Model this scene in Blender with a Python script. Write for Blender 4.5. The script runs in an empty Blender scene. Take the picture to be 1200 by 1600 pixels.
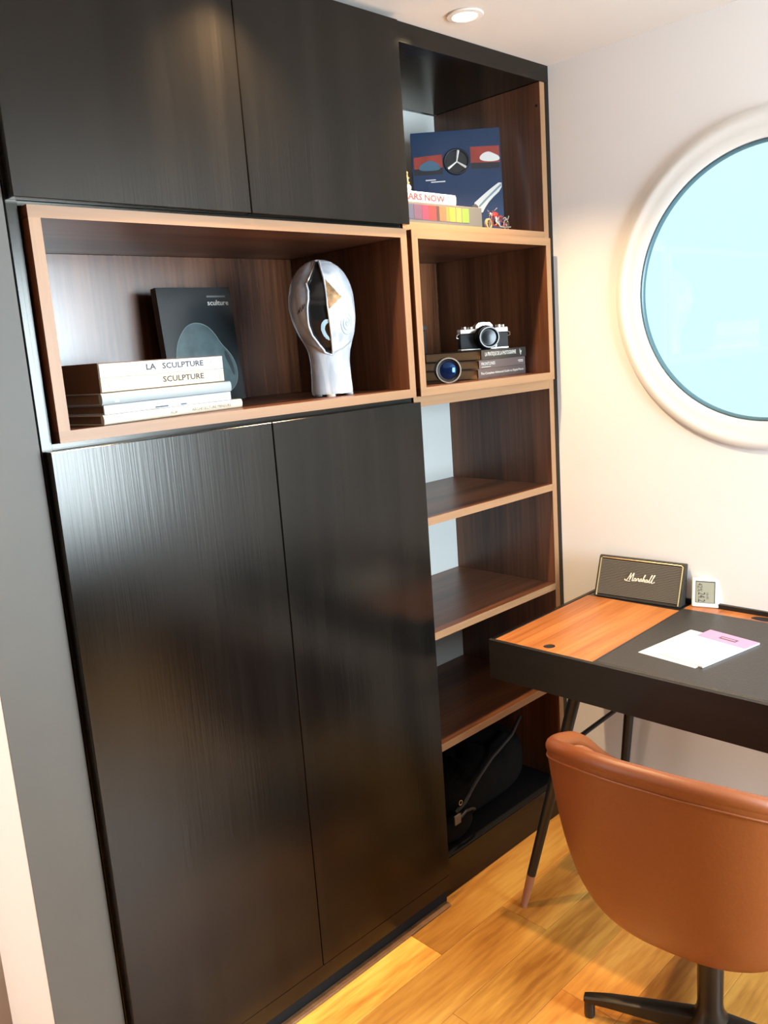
import bpy, bmesh, math, random
from mathutils import Vector, Matrix
rnd = random.Random(7)
S = bpy.context.scene
COL = S.collection
D2R = math.pi/180

# ------------------------------------------------------------ camera
cam_d = bpy.data.cameras.new('camera'); cam = bpy.data.objects.new('camera', cam_d); COL.objects.link(cam)
S.camera = cam
yaw, pitch, roll = 43.6234*D2R, -10.9565*D2R, -4.0926*D2R
fwd = Vector((math.sin(yaw)*math.cos(pitch), math.cos(yaw)*math.cos(pitch), math.sin(pitch)))
rt = Vector((math.cos(yaw), -math.sin(yaw), 0)); up = rt.cross(fwd)
rt2 = rt*math.cos(roll)+up*math.sin(roll); up2 = -rt*math.sin(roll)+up*math.cos(roll)
M = Matrix((rt2, up2, -fwd)).transposed().to_4x4()
M.translation = Vector((-.4501, -1.5183, 1.5796))
cam.matrix_world = M
cam_d.sensor_fit = 'VERTICAL'; cam_d.sensor_height = 24.0
cam_d.lens = 1315.35/1600*24.0
cam_d.clip_start = .05

# ------------------------------------------------------------ world, lights, exposure
W = bpy.data.worlds.new('sky'); S.world = W; W.use_nodes = True
bg = W.node_tree.nodes['Background']
bg.inputs[0].default_value = (.70, .98, 1.0, 1); bg.inputs[1].default_value = 1.18
vs = S.view_settings
vs.view_transform = 'Standard'; vs.look = 'None'; vs.exposure = 0; vs.gamma = 1; vs.use_curve_mapping = False

def area(name, loc, target, sx, sy, power, col):
    l = bpy.data.lights.new(name, 'AREA'); l.shape = 'RECTANGLE'; l.size = sx; l.size_y = sy
    l.energy = power; l.color = col
    o = bpy.data.objects.new(name, l); COL.objects.link(o); o.location = loc
    o.rotation_euler = (Vector(target)-Vector(loc)).to_track_quat('-Z', 'Y').to_euler()
    return o
# daylight entering by the big window in the wall behind the camera
area('daylight_window', (1.335, -3.04, 1.42), (1.335, 0, 1.42), .76, 1.30, 165, (.72, .88, 1))
# added fill from the hallway side, brightening the pillar's white return
area('hallway_fill', (-1.45, .25, 1.2), (0, .2, 1.1), .45, 1.8, 14, (1, .90, .80))
SPOT_POWER = 85
SPOT_COL = (1, .70, .40)
def spot(x, y, power=SPOT_POWER, h=2.342):
    l = bpy.data.lights.new('downlight_beam', 'SPOT'); l.energy = power; l.color = SPOT_COL
    l.spot_size = 108*D2R; l.spot_blend = .85; l.shadow_soft_size = .022
    o = bpy.data.objects.new('downlight_beam', l); COL.objects.link(o); o.location = (x, y, h)
    return o
LAMPS = [(1.272, -.115), (.60, -.12), (.05, -1.1), (1.2, -1.75), (-.6, .25)]  # last one is unseen, added to light the pillar return and back wall
for i, (x, y) in enumerate(LAMPS):
    spot(x, y, SPOT_POWER*(1.35, .85, .22, .22, .6)[i])

# ------------------------------------------------------------ material helpers
def newmat(name):
    m = bpy.data.materials.new(name); m.use_nodes = True
    nt = m.node_tree; b = nt.nodes['Principled BSDF']
    return m, nt, b
def flat(name, col, rough=.5, metal=0, noise=0, bump=0, scale=60, spec=None, emit=None):
    m, nt, b = newmat(name)
    b.inputs['Base Color'].default_value = (*col, 1); b.inputs['Roughness'].default_value = rough
    b.inputs['Metallic'].default_value = metal
    if spec is not None: b.inputs['Specular IOR Level'].default_value = spec
    if emit:
        b.inputs['Emission Color'].default_value = (*emit[0], 1); b.inputs['Emission Strength'].default_value = emit[1]
    if noise or bump:
        tc = nt.nodes.new('ShaderNodeTexCoord'); n = nt.nodes.new('ShaderNodeTexNoise')
        n.inputs['Scale'].default_value = scale; n.inputs['Detail'].default_value = 4
        nt.links.new(tc.outputs['Object'], n.inputs['Vector'])
        if noise:
            r = nt.nodes.new('ShaderNodeValToRGB')
            r.color_ramp.elements[0].color = (*[c*(1-noise) for c in col], 1)
            r.color_ramp.elements[1].color = (*[min(1, c*(1+noise)) for c in col], 1)
            r.color_ramp.elements[0].position = .3; r.color_ramp.elements[1].position = .7
            nt.links.new(n.outputs['Fac'], r.inputs[0]); nt.links.new(r.outputs[0], b.inputs['Base Color'])
        if bump:
            bp = nt.nodes.new('ShaderNodeBump'); bp.inputs['Strength'].default_value = bump; bp.inputs['Distance'].default_value = .002
            nt.links.new(n.outputs['Fac'], bp.inputs['Height']); nt.links.new(bp.outputs[0], b.inputs['Normal'])
    return m
def wood(name, c1, c2, c3, axis, rough=.4, band=9, fine=110, stretch=.035, bump=.15, tint=False, spec=.5, coat=0, bdist=.001, contrast=(.3, .5, .72), lacquer=0):
    """grain runs along axis (0,1,2)"""
    m, nt, b = newmat(name); N = nt.nodes; L = nt.links
    tc = N.new('ShaderNodeTexCoord')
    def nz(scale, st, det, dist=0.0, off=0):
        mp = N.new('ShaderNodeMapping'); sc = [scale]*3; sc[axis] = scale*st; mp.inputs['Scale'].default_value = sc
        mp.inputs['Location'].default_value = (off, off*1.3, off*.7)
        L.new(tc.outputs['Object'], mp.inputs[0])
        n = N.new('ShaderNodeTexNoise'); n.inputs['Scale'].default_value = 1; n.inputs['Detail'].default_value = det
        n.inputs['Distortion'].default_value = dist
        if tint:
            oi = N.new('ShaderNodeObjectInfo'); ad = N.new('ShaderNodeVectorMath'); ad.operation = 'ADD'
            mu = N.new('ShaderNodeVectorMath'); mu.operation = 'SCALE'; mu.inputs[0].default_value = (37, 19, 11)
            L.new(oi.outputs['Random'], mu.inputs['Scale']); L.new(mp.outputs[0], ad.inputs[0]); L.new(mu.outputs[0], ad.inputs[1])
            L.new(ad.outputs[0], n.inputs['Vector'])
        else: L.new(mp.outputs[0], n.inputs['Vector'])
        return n
    a = nz(band, stretch*1.6, 2, .6); f = nz(fine, stretch, 5, .2, 3)
    mix = N.new('ShaderNodeMath'); mix.operation = 'MULTIPLY_ADD'
    L.new(f.outputs['Fac'], mix.inputs[0]); mix.inputs[1].default_value = .35
    m2 = N.new('ShaderNodeMath'); m2.operation = 'MULTIPLY'; m2.inputs[1].default_value = .65
    L.new(a.outputs['Fac'], m2.inputs[0]); L.new(m2.outputs[0], mix.inputs[2])
    r = N.new('ShaderNodeValToRGB'); e = r.color_ramp.elements
    e[0].position = contrast[0]; e[0].color = (*c1, 1); e[1].position = contrast[2]; e[1].color = (*c3, 1)
    k = e.new(contrast[1]); k.color = (*c2, 1)
    L.new(mix.outputs[0], r.inputs[0])
    if tint:
        oi = N.new('ShaderNodeObjectInfo'); mm = N.new('ShaderNodeMix'); mm.data_type = 'RGBA'; mm.blend_type = 'MULTIPLY'
        mm.inputs[0].default_value = 1
        L.new(r.outputs[0], mm.inputs[6]); L.new(oi.outputs['Color'], mm.inputs[7]); L.new(mm.outputs[2], b.inputs['Base Color'])
    else: L.new(r.outputs[0], b.inputs['Base Color'])
    b.inputs['Roughness'].default_value = rough; b.inputs['Specular IOR Level'].default_value = spec
    b.inputs['Coat Weight'].default_value = coat; b.inputs['Coat Roughness'].default_value = .22
    bp = N.new('ShaderNodeBump'); bp.inputs['Strength'].default_value = bump; bp.inputs['Distance'].default_value = bdist
    L.new(f.outputs['Fac'], bp.inputs['Height']); L.new(bp.outputs[0], b.inputs['Normal'])
    if lacquer:
        b.inputs['Specular IOR Level'].default_value = 0
        g_ = N.new('ShaderNodeBsdfAnisotropic'); g_.distribution = 'BECKMANN'; g_.inputs['Roughness'].default_value = rough
        g_.inputs['Color'].default_value = (1, .95, .88, 1)
        fr = N.new('ShaderNodeFresnel'); fr.inputs[0].default_value = lacquer
        mx = N.new('ShaderNodeMixShader'); L.new(bp.outputs[0], g_.inputs['Normal'])
        L.new(fr.outputs[0], mx.inputs[0]); L.new(b.outputs[0], mx.inputs[1]); L.new(g_.outputs[0], mx.inputs[2])
        L.new(mx.outputs[0], N['Material Output'].inputs[0])
    return m

BK = ((.004, .0035, .003), (.007, .006, .005), (.012, .010, .008))
M_ = {}
M_['black_v'] = wood('black_stained_oak_vertical', *BK, 2, rough=.215, band=14, fine=190, stretch=.022, bump=.30, bdist=.0007, lacquer=1.39)
M_['black_h'] = wood('black_stained_oak_horizontal', *BK, 0, rough=.215, band=14, fine=190, stretch=.022, bump=.30, bdist=.0007, lacquer=1.39)
M_['black_y'] = wood('black_stained_oak_desk', *BK, 1, rough=.5, band=14, fine=170, stretch=.05, bump=.45, bdist=.0006)
M_['black_in'] = flat('black_interior_panel', (.007, .006, .006), .6, spec=.3)
WN = ((.050, .017, .007), (.105, .037, .015), (.185, .070, .030))
M_['walnut_v'] = wood('walnut_vertical', *WN, 2, rough=.30, contrast=(.36,.5,.64), band=8, bump=.12)
M_['walnut_gloss'] = wood('walnut_vertical_gloss', *WN, 2, rough=.23, contrast=(.36,.5,.64), band=8, bump=.05, coat=1)
M_['walnut_h'] = wood('walnut_horizontal', *WN, 0, rough=.36, contrast=(.36,.5,.64), band=8, bump=.12)
ED = ((.25, .130, .058), (.31, .165, .078), (.37, .205, .10))
M_['edge_v'] = wood('walnut_edge_vertical', *ED, 2, rough=.45, band=20, bump=.1)
M_['edge_h'] = wood('walnut_edge_horizontal', *ED, 0, rough=.45, band=20, bump=.1)
M_['desk_wood'] = wood('desk_walnut_lid', (.25, .075, .018), (.42, .14, .034), (.55, .22, .06), 0, rough=.33, contrast=(.36,.5,.64), band=9, bump=.08)
M_['oak'] = wood('oak_floorboard', (.36, .135, .022), (.62, .29, .055), (.78, .44, .10), 0, rough=.33, band=8, fine=80, stretch=.11, contrast=(.33, .5, .66), bump=.1, tint=True)
M_['strip'] = flat('brown_strip', (.20, .10, .045), .45, noise=.2, scale=30)
M_['wall'] = flat('white_wall_paint', (.88, .865, .85), .75, bump=.05, scale=250)
M_['ceil'] = flat('ceiling_paint', (.68, .61, .55), .8, bump=.05, scale=250)
M_['grey'] = flat('grey_paint', (.108, .098, .082), .55, noise=.03, scale=8)
M_['pale'] = flat('pale_back_panel', (.50, .50, .47), .6)
M_['white_pl'] = flat('white_plastic', (.85, .84, .80), .3)
M_['gasket'] = flat('grey_blue_rubber', (.07, .14, .17), .35)
M_['leather'] = flat('cognac_leather', (.235, .062, .015), .40, noise=.04, bump=.12, scale=160)
M_['leather_in'] = flat('cognac_leather_inside', (.34, .10, .03), .45, noise=.04, bump=.12, scale=160)
M_['metal_blk'] = flat('black_painted_metal', (.012, .012, .012), .38)
M_['base_metal'] = flat('bronze_black_metal', (.035, .027, .02), .33, .6)
M_['tip'] = flat('tan_leg_tip', (.36, .155, .085), .5)
M_['dleather'] = flat('dark_grey_leather', (.028, .026, .024), .42, noise=.15, bump=.3, scale=160)
M_['blackpl'] = flat('black_plastic', (.012, .012, .012), .35)
M_['blacktex'] = flat('black_leatherette', (.014, .016, .018), .6, bump=.6, scale=900)
M_['chrome'] = flat('satin_chrome', (.75, .72, .66), .28, 1)
M_['steel'] = flat('polished_steel', (.8, .8, .8), .12, 1)
M_['brass'] = flat('brass', (.78, .55, .22), .28, 1)
M_['gold'] = flat('gold_trim', (.66, .50, .25), .35, .7)
M_['hole'] = flat('black_void', (.003, .003, .003), .9)
M_['glassdark'] = flat('coated_lens_glass', (.005, .005, .007), .25, 0, spec=.3)
M_['paper'] = flat('page_block', (.50, .36, .22), .8, noise=.15, scale=300)
M_['white_paper'] = flat('white_paper', (.85, .85, .84), .6)
M_['red'] = flat('red_enamel', (.42, .03, .02), .25)
M_['ink'] = flat('grey_ink', (.03, .03, .035), .6)
M_['lite_ink'] = flat('pale_print', (.62, .60, .55), .5)
M_['red_ink'] = flat('red_print', (.75, .04, .04), .5)

# ------------------------------------------------------------ object helpers
def tag(o, label=None, cat=None, group=None, kind=None):
    if label: o['label'] = label
    if cat: o['category'] = cat
    if group: o['group'] = group
    if kind: o['kind'] = kind
    return o
def thing(name, label, cat, loc=(0, 0, 0), rotz=0, group=None, kind=None):
    o = bpy.data.objects.new(name, None); COL.objects.link(o); o.location = loc; o.rotation_euler = (0, 0, rotz)
    o.empty_display_size = .05
    return tag(o, label, cat, group, kind)
class MB:
    def __init__(s): s.bm = bmesh.new()
    def box(s, x0, x1, y0, y1, z0, z1, bev=0, rot=None, seg=1):
        g = bmesh.ops.create_cube(s.bm, size=1); vs_ = g['verts']
        for v in vs_:
            v.co = Vector(((x0+x1)/2+v.co.x*(x1-x0), (y0+y1)/2+v.co.y*(y1-y0), (z0+z1)/2+v.co.z*(z1-z0)))
        if bev:
            es = list({e for v in vs_ for e in v.link_edges})
            r = bmesh.ops.bevel(s.bm, geom=es, offset=bev, segments=seg, affect='EDGES', profile=.6)
            vs_ = list({v for f in r['faces'] for v in f.verts} | {v for v in vs_ if v.is_valid})
        if rot is not None:
            for v in vs_: v.co = rot @ v.co
        return s
    def cyl(s, p0, p1, r0, r1=None, n=24, cap=True):
        if r1 is None: r1 = r0
        p0 = Vector(p0); p1 = Vector(p1); q = (p1-p0).to_track_quat('Z', 'Y').to_matrix()
        a = []; b = []
        for i in range(n):
            t = 2*math.pi*i/n; c = q @ Vector((math.cos(t), math.sin(t), 0))
            a.append(s.bm.verts.new(p0+c*r0)); b.append(s.bm.verts.new(p1+c*r1))
        for i in range(n):
            j = (i+1) % n; s.bm.faces.new((a[i], a[j], b[j], b[i]))
        if cap: s.bm.faces.new(a[::-1]); s.bm.faces.new(b)
        return s
    def lathe(s, prof, origin, axis, n=48, closed=False):
        """prof: list of (radius, distance along axis)"""
        q = Vector(axis).to_track_quat('Z', 'Y').to_matrix(); o = Vector(origin); rings = []
        for r, h in prof:
            if r < 1e-6: rings.append([s.bm.verts.new(o+q@Vector((0, 0, h)))]); continue
            rings.append([s.bm.verts.new(o+q@Vector((r*math.cos(2*math.pi*i/n), r*math.sin(2*math.pi*i/n), h))) for i in range(n)])
        pairs = list(zip(rings, rings[1:]))
        if closed: pairs.append((rings[-1], rings[0]))
        for A, B in pairs:
            for i in range(n):
                j = (i+1) % n
                if len(A) == 1 and len(B) == 1: continue
                if len(A) == 1: s.bm.faces.new((A[0], B[j], B[i]))
                elif len(B) == 1: s.bm.faces.new((A[i], A[j], B[0]))
                else: s.bm.faces.new((A[i], A[j], B[j], B[i]))
        return s
    def tube(s, pts, r, n=10, radii=None, closed=False):
        pts = [Vector(p) for p in pts]; rings = []; prev = None; m = len(pts)
        for i, p in enumerate(pts):
            a = pts[(i-1) % m] if (closed or i > 0) else p
            b = pts[(i+1) % m] if (closed or i < m-1) else p
            t = (b-a).normalized()
            if prev is None:
                u = t.orthogonal().normalized()
            else:
                u = (prev-t*prev.dot(t)).normalized()
            prev = u; v = t.cross(u); rr = radii[i] if radii else r
            rings.append([s.bm.verts.new(p+(u*math.cos(2*math.pi*k/n)+v*math.sin(2*math.pi*k/n))*rr) for k in range(n)])
        for i in range(m if closed else m-1):
            A = rings[i]; B = rings[(i+1) % m]
            for k in range(n):
                l = (k+1) % n; s.bm.faces.new((A[k], A[l], B[l], B[k]))
        if not closed: s.bm.faces.new(rings[0][::-1]); s.bm.faces.new(rings[-1])
        return s
    def sphere(s, c, r, sc=(1, 1, 1), n=16):
        g = bmesh.ops.create_uvsphere(s.bm, u_segments=n, v_segments=n//2+2, radius=r)
        for v in g['verts']: v.co = Vector(c)+Vector((v.co.x*sc[0], v.co.y*sc[1], v.co.z*sc[2]))
        return s
    def prism(s, poly, fn, d0, d1):
        """poly of 2D points; fn(u,v,d)->3D"""
        a = [s.bm.verts.new(fn(u, v, d0)) for u, v in poly]; b = [s.bm.verts.new(fn(u, v, d1)) for u, v in poly]
        n = len(a)
        for i in range(n):
            j = (i+1) % n; s.bm.faces.new((a[i], a[j], b[j], b[i]))
        s.bm.faces.new(a[::-1]); s.bm.faces.new(b)
        return s
    def grid(s, fn, nu, nv, close_u=False):
        g = [[s.bm.verts.new(fn(i/(nu if close_u else nu-1), j/(nv-1))) for j in range(nv)] for i in range(nu)]
        for i in range(nu if close_u else nu-1):
            for j in range(nv-1):
                s.bm.faces.new((g[i][j], g[(i+1) % nu][j], g[(i+1) % nu][j+1], g[i][j+1]))
        return s
    def build(s, name, mat, parent=None, smooth=False, weld=False):
        if weld: bmesh.ops.remove_doubles(s.bm, verts=s.bm.verts, dist=1e-5)
        bmesh.ops.recalc_face_normals(s.bm, faces=s.bm.faces)
        me = bpy.data.meshes.new(name); s.bm.to_mesh(me); s.bm.free()
        me.materials.append(mat)
        if smooth:
            for p in me.polygons: p.use_smooth = True
            if smooth != 'full':
                me.set_sharp_from_angle(angle=38*D2R)
        o = bpy.data.objects.new(name, me); COL.objects.link(o)
        if parent is not None: o.parent = parent
        return o
def bx(name, mat, parent, x0, x1, y0, y1, z0, z1, bev=.0006):
    return MB().box(x0, x1, y0, y1, z0, z1, bev).build(name, mat, parent)
def lettering(txt, name, mat, parent, origin, right, upv, width=None, height=None, shear=0, both=True, lift=.0003, thick=.0002, bold=0):
    cu = bpy.data.curves.new('txt', 'FONT'); cu.body = txt; cu.size = 1; cu.extrude = 0; cu.shear = shear; cu.offset = bold; cu.resolution_u = 2
    ob = bpy.data.objects.new('txt', cu); COL.objects.link(ob)
    dg = bpy.context.evaluated_depsgraph_get(); me = bpy.data.meshes.new_from_object(ob.evaluated_get(dg))
    bpy.data.objects.remove(ob); bpy.data.curves.remove(cu)
    xs = [v.co.x for v in me.vertices]; ys = [v.co.y for v in me.vertices]
    w = max(xs)-min(xs); h = max(ys)-min(ys)
    sx = width/w if width else None; sy = height/h if height else None
    if sx is None: sx = sy
    if sy is None: sy = sx
    right = Vector(right).normalized(); upv = Vector(upv).normalized(); nrm = right.cross(upv)
    o0 = Vector(origin)
    for v in me.vertices:
        v.co = o0+right*((v.co.x-min(xs))*sx)+upv*((v.co.y-min(ys))*sy)+nrm*lift
    me.materials.clear(); me.materials.append(mat)
    o = bpy.data.objects.new(name, me); COL.objects.link(o); o.parent = parent
    return o

# ============================================================ STRUCTURE
H = 2.35; XW = 1.7793; XL = -1.6; YF = -3.1; YB = .47
def struct(o): o['kind'] = 'structure'; return o
floor = struct(bx('floor', flat('subfloor', (.12, .07, .03), .8), None, XL, XW, YF, YB, -.06, -.012, 0))
lens = (.95, .62, .8, 1.1)
pl_mesh = {}
rowY = [-.146-.152*k for k in range(-4, 20)]
for k, y0 in enumerate(rowY):
    y1 = y0+.152
    lo = max(y0, YF); hi = min(y1, YB)
    if hi-lo < .02: continue
    xs = .953 if k == 4 else (1.21 if k == 5 else rnd.uniform(XL, XW))
    cuts = [xs]
    x = xs
    while x > XL+.25: x -= rnd.choice(lens); cuts.append(max(x, XL))
    x = xs
    while x < XW-.25: x += rnd.choice(lens); cuts.append(min(x, XW))
    cuts = sorted(set([XL, XW]+cuts))
    for a, b in zip(cuts, cuts[1:]):
        if b-a < .01: continue
        key = (round(b-a, 4), round(hi-lo, 4))
        if key not in pl_mesh:
            o = bx('plank', M_['oak'], None, 0, b-a-.0007, 0, hi-lo-.0007, -.012, 0, .0008); pl_mesh[key] = o.data
        else:
            o = bpy.data.objects.new('plank', pl_mesh[key]); COL.objects.link(o)
        o.location = (a, lo, 0); o.parent = floor
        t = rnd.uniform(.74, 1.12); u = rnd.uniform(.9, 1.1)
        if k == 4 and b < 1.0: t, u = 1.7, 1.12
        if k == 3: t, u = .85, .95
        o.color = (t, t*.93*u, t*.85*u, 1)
ceiling = struct(bx('ceiling', M_['ceil'], None, XL, XW, YF, YB, H, H+.1, 0))
struct(bx('wall_back', M_['wall'], None, XL, XW, YB, YB+.12, 0, H, 0))
M_['far'] = flat('dark_unseen_wall', (.07, .055, .045), .8)  # unseen walls kept dark to cut bounce light and door reflections
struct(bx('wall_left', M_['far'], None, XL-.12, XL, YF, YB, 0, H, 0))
# rear wall with window opening (behind the camera)
m = MB(); wx0, wx1, wz0, wz1 = .91, 1.76, .72, 2.12
m.box(XL, wx0, YF-.15, YF, 0, H); m.box(wx1, XW, YF-.15, YF, 0, H)
m.box(wx0, wx1, YF-.15, YF, 0, wz0); m.box(wx0, wx1, YF-.15, YF, wz1, H)
struct(m.build('wall_front', M_['far']))
# right wall with round hole
PC = (-.632, 1.673); RH = .362
m = MB(); N = 96; ys_, ye_ = YF, YB+.12
def rect_pt(a):
    c, s_ = math.cos(a), math.sin(a); t = 1e9
    if c > 1e-9: t = min(t, (ye_-PC[0])/c)
    if c < -1e-9: t = min(t, (ys_-PC[0])/c)
    if s_ > 1e-9: t = min(t, (H-PC[1])/s_)
    if s_ < -1e-9: t = min(t, (0-PC[1])/s_)
    return PC[0]+c*t, PC[1]+s_*t
angs = sorted([2*math.pi*i/N for i in range(N)]+[math.atan2(z-PC[1], y-PC[0]) % (2*math.pi) for y in (ys_, ye_) for z in (0, H)])
rings = []
for xx, RH in ((XW, .362), (XW+.05, .47)):
    a = [m.bm.verts.new((xx, PC[0]+RH*math.cos(t), PC[1]+RH*math.sin(t))) for t in angs]
    b = [m.bm.verts.new((xx, *rect_pt(t))) for t in angs]
    rings.append((a, b))
n = len(angs)
for i in range(n):
    j = (i+1) % n
    for a, b in rings: m.bm.faces.new((a[i], a[j], b[j], b[i]))
    m.bm.faces.new((rings[0][0][i], rings[0][0][j], rings[1][0][j], rings[1][0][i]))
    m.bm.faces.new((rings[0][1][i], rings[0][1][j], rings[1][1][j], rings[1][1][i]))
struct(m.build('wall_right', M_['wall']))
# pillar left of the cabinet: grey front, white return
pil = struct(bx('wall_pillar', M_['wall'], None, .0205, .155, .003, .283, 0, H, .001))
bx('grey_panel', M_['grey'], pil, .0205, .1545, -.0005, .0028, .0, H, .0003)
struct(bx('trim_1', M_['strip'], None, .16, 1.118, -.037, -.013, .0005, .007, .002))
# porthole
win = thing('window_1', None, None, (XW, PC[0], PC[1]), kind='structure')
win['label'] = 'round porthole window with wide white ring in the white wall'
MB().lathe([(.4215, -.001), (.4215, .005), (.417, .0085), (.400, .0105), (.394, .0085), (.374, .0085), (.355, .006), (.348, .004), (.346, -.012), (.3605, -.012), (.3605, -.001)], (0, 0, 0), (-1, 0, 0), 128, True).build('frame_ring', M_['white_pl'], win, True)
MB().lathe([(.3455, .001), (.3455, -.012), (.3385, -.012), (.3385, -.006), (.341, -.001), (.343, .001)], (0, 0, 0), (-1, 0, 0), 128, True).build('gasket', M_['gasket'], win, True)
mg, nt, b = newmat('hazy_blue_glass')
nt.nodes.remove(b); out = nt.nodes['Material Output']
tr = nt.nodes.new('ShaderNodeBsdfTransparent'); tr.inputs[0].default_value = (.97, .99, 1, 1)
gl = nt.nodes.new('ShaderNodeBsdfGlossy'); gl.inputs['Roughness'].default_value = .03
fr = nt.nodes.new('ShaderNodeValue'); fr.outputs[0].default_value = .045
mx = nt.nodes.new('ShaderNodeMixShader')
nt.links.new(fr.outputs[0], mx.inputs[0]); nt.links.new(tr.outputs[0], mx.inputs[1]); nt.links.new(gl.outputs[0], mx.inputs[2]); nt.links.new(mx.outputs[0], out.inputs[0])
MB().cyl((.007, 0, 0), (.011, 0, 0), .3445, n=96).build('pane', mg, win)
# rear window
w2 = thing('window_2', None, None, (0, YF, 0), kind='structure')
fm = MB()
for a in ((wx0, wx0+.05, wz0, wz1), (wx1-.05, wx1, wz0, wz1), (wx0+.05, wx1-.05, wz0, wz0+.05), (wx0+.05, wx1-.05, wz1-.05, wz1)):
    fm.box(a[0], a[1], -.09, -.03, a[2], a[3], .003)
fm.build('window_frame', M_['white_pl'], w2)
bx('pane', mg, w2, wx0+.05, wx1-.05, -.065, -.058, wz0+.05, wz1-.05, 0)

# ceiling downlights
warm = flat('lit_lamp_face', (1, .9, .7), .5, emit=((1, .86, .62), 9))
for i, (x, y) in enumerate(LAMPS):
    lab = ['lit round recessed spotlight in the ceiling above the open shelves', 'recessed ceiling spotlight above the black double doors', 'recessed ceiling spotlight in the middle of the room ceiling', 'recessed ceiling spotlight over the desk end', 'added unseen ceiling spotlight lighting the return of the grey pillar'][i]
    t = thing('ceiling_spotlight', lab, 'ceiling light', (x, y, H), group='ceiling spotlights')
    MB().lathe([(.030, 0), (.043, 0), (.045, -.002), (.043, -.0045), (.032, -.006), (.030, -.004)], (0, 0, 0), (0, 0, 1), 40, True).build('bezel', M_['ceil'], t, True)
    MB().lathe([(0, -.0035), (.024, -.0035), (.0295, -.0025), (.0295, -.0005), (0, -.0005)], (0, 0, 0), (0, 0, 1), 32).build('lamp_face', warm, t, True)

# ============================================================ CABINETRY
CX0, XS, XD2 = .1623, .6541, 1.1293
ZUD, ZB1, ZB0, ZLD = 1.8748, 1.8648, 1.4524, 1.4392
BV, BH, WV, WH, EV, EH = (M_[k] for k in ('black_v', 'black_h', 'walnut_v', 'walnut_h', 'edge_v', 'edge_h'))
# surround
t = thing('cabinet_surround', 'black stained timber surround framing the whole wall cabinet, running up to the ceiling', 'cabinet frame', (0, 0, 0))
bx('top_rail', BH, t, .158, 1.7785, .0, .40, 2.3025, 2.3495)
bx('filler_strip', BV, t, 1.7585, 1.7785, .0, .40, .001, 2.302)
bx('side_panel', BV, t, .158, .178, .0, .415, .001, 2.302)
bx('middle_rail', BH, t, .1785, 1.1275, .004, .40, 1.4235, 1.4515)
bx('upper_rail', BH, t, .1785, 1.1275, .004, .40, 1.8656, 1.8836)
# upper cabinet
t = thing('wall_cabinet', 'black oak two-door cupboard at the top, above the wide walnut display box', 'cabinet', (0, 0, 0))
MB().box(.180, 1.128, .001, .40, 1.885, 1.90).box(.180, 1.128, .385, .40, 1.90, 2.30).box(.180, .195, .001, .385, 1.90, 2.30).box(1.113, 1.128, .001, .385, 1.90, 2.30).build('carcass', M_['black_in'], t)
bx('door', BV, t, CX0, XS-.0012, -.0271, -.0005, ZUD, 2.338, .0012)
bx('door', BV, t, XS+.0012, XD2, -.0271, -.0005, ZUD, 2.338, .0012)
# lower cabinet
t = thing('tall_cabinet', 'tall black oak two-door cupboard standing on the floor below the wide walnut box', 'cabinet', (0, 0, 0))
MB().box(.180, .195, .001, .40, .10, 1.42).box(1.110, 1.1255, .001, .40, .10, 1.42).box(.195, 1.110, .385, .40, .10, 1.42).box(.195, 1.110, .001, .385, .10, .115).box(.195, 1.11, .001, .385, 1.405, 1.42).build('carcass', M_['black_in'], t)
bx('door', BV, t, CX0, XS-.0012, -.0271, -.0005, .0905, ZLD, .0012)
bx('door', BV, t, XS+.0012, XD2, -.0271, -.0005, .0905, ZLD, .0012)
bx('plinth_board', BH, t, CX0+.0005, XD2-.0005, -.0270, -.0075, .048, .0902, .0004)
bx('plinth_shadow_board', M_['hole'], t, .18, 1.1255, -.0125, .03, .001, .0475)  # black board standing in for the shadow below the plinth board
# wide display box
def display(name, label, x0, x1, y0, y1, z0, z1, th=.0215, hole=False):
    t = thing(name, label, 'display box', ((x0+x1)/2, y0, z0)); cx = (x0+x1)/2; w = (x1-x0)/2; h = z1-z0; dp = y1-y0; e = .0012
    bx('bottom_panel', WH, t, -w, w, e, dp, 0, th); bx('top_panel', WH, t, -w, w, e, dp, h-th, h)
    bx('side_panel', WV, t, -w, -w+th, e, dp-.01, th+.0002, h-th-.0002); bx('side_panel', WV, t, w-th, w, e, dp-.01, th+.0002, h-th-.0002)
    bx('back_panel', M_['walnut_gloss'], t, -w+th+.0002, w-th-.0002, dp-.01, dp, th+.0002, h-th-.0002)
    bx('edge_band', EH, t, -w, w, 0, e, 0, th, 0); bx('edge_band', EH, t, -w, w, 0, e, h-th, h, 0)
    bx('edge_band', EV, t, -w, -w+th, 0, e, th, h-th, 0); bx('edge_band', EV, t, w-th, w, 0, e, th, h-th, 0)
    return t
display('display_box', 'wide walnut open box shelf between the upper and lower black doors', .1848, 1.1195, -.022, .425, ZB0, ZB1)
display('display_box', 'small square walnut open box shelf holding the film camera', 1.1375, 1.7325, -.022, .425, ZB0, ZB1)
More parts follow.
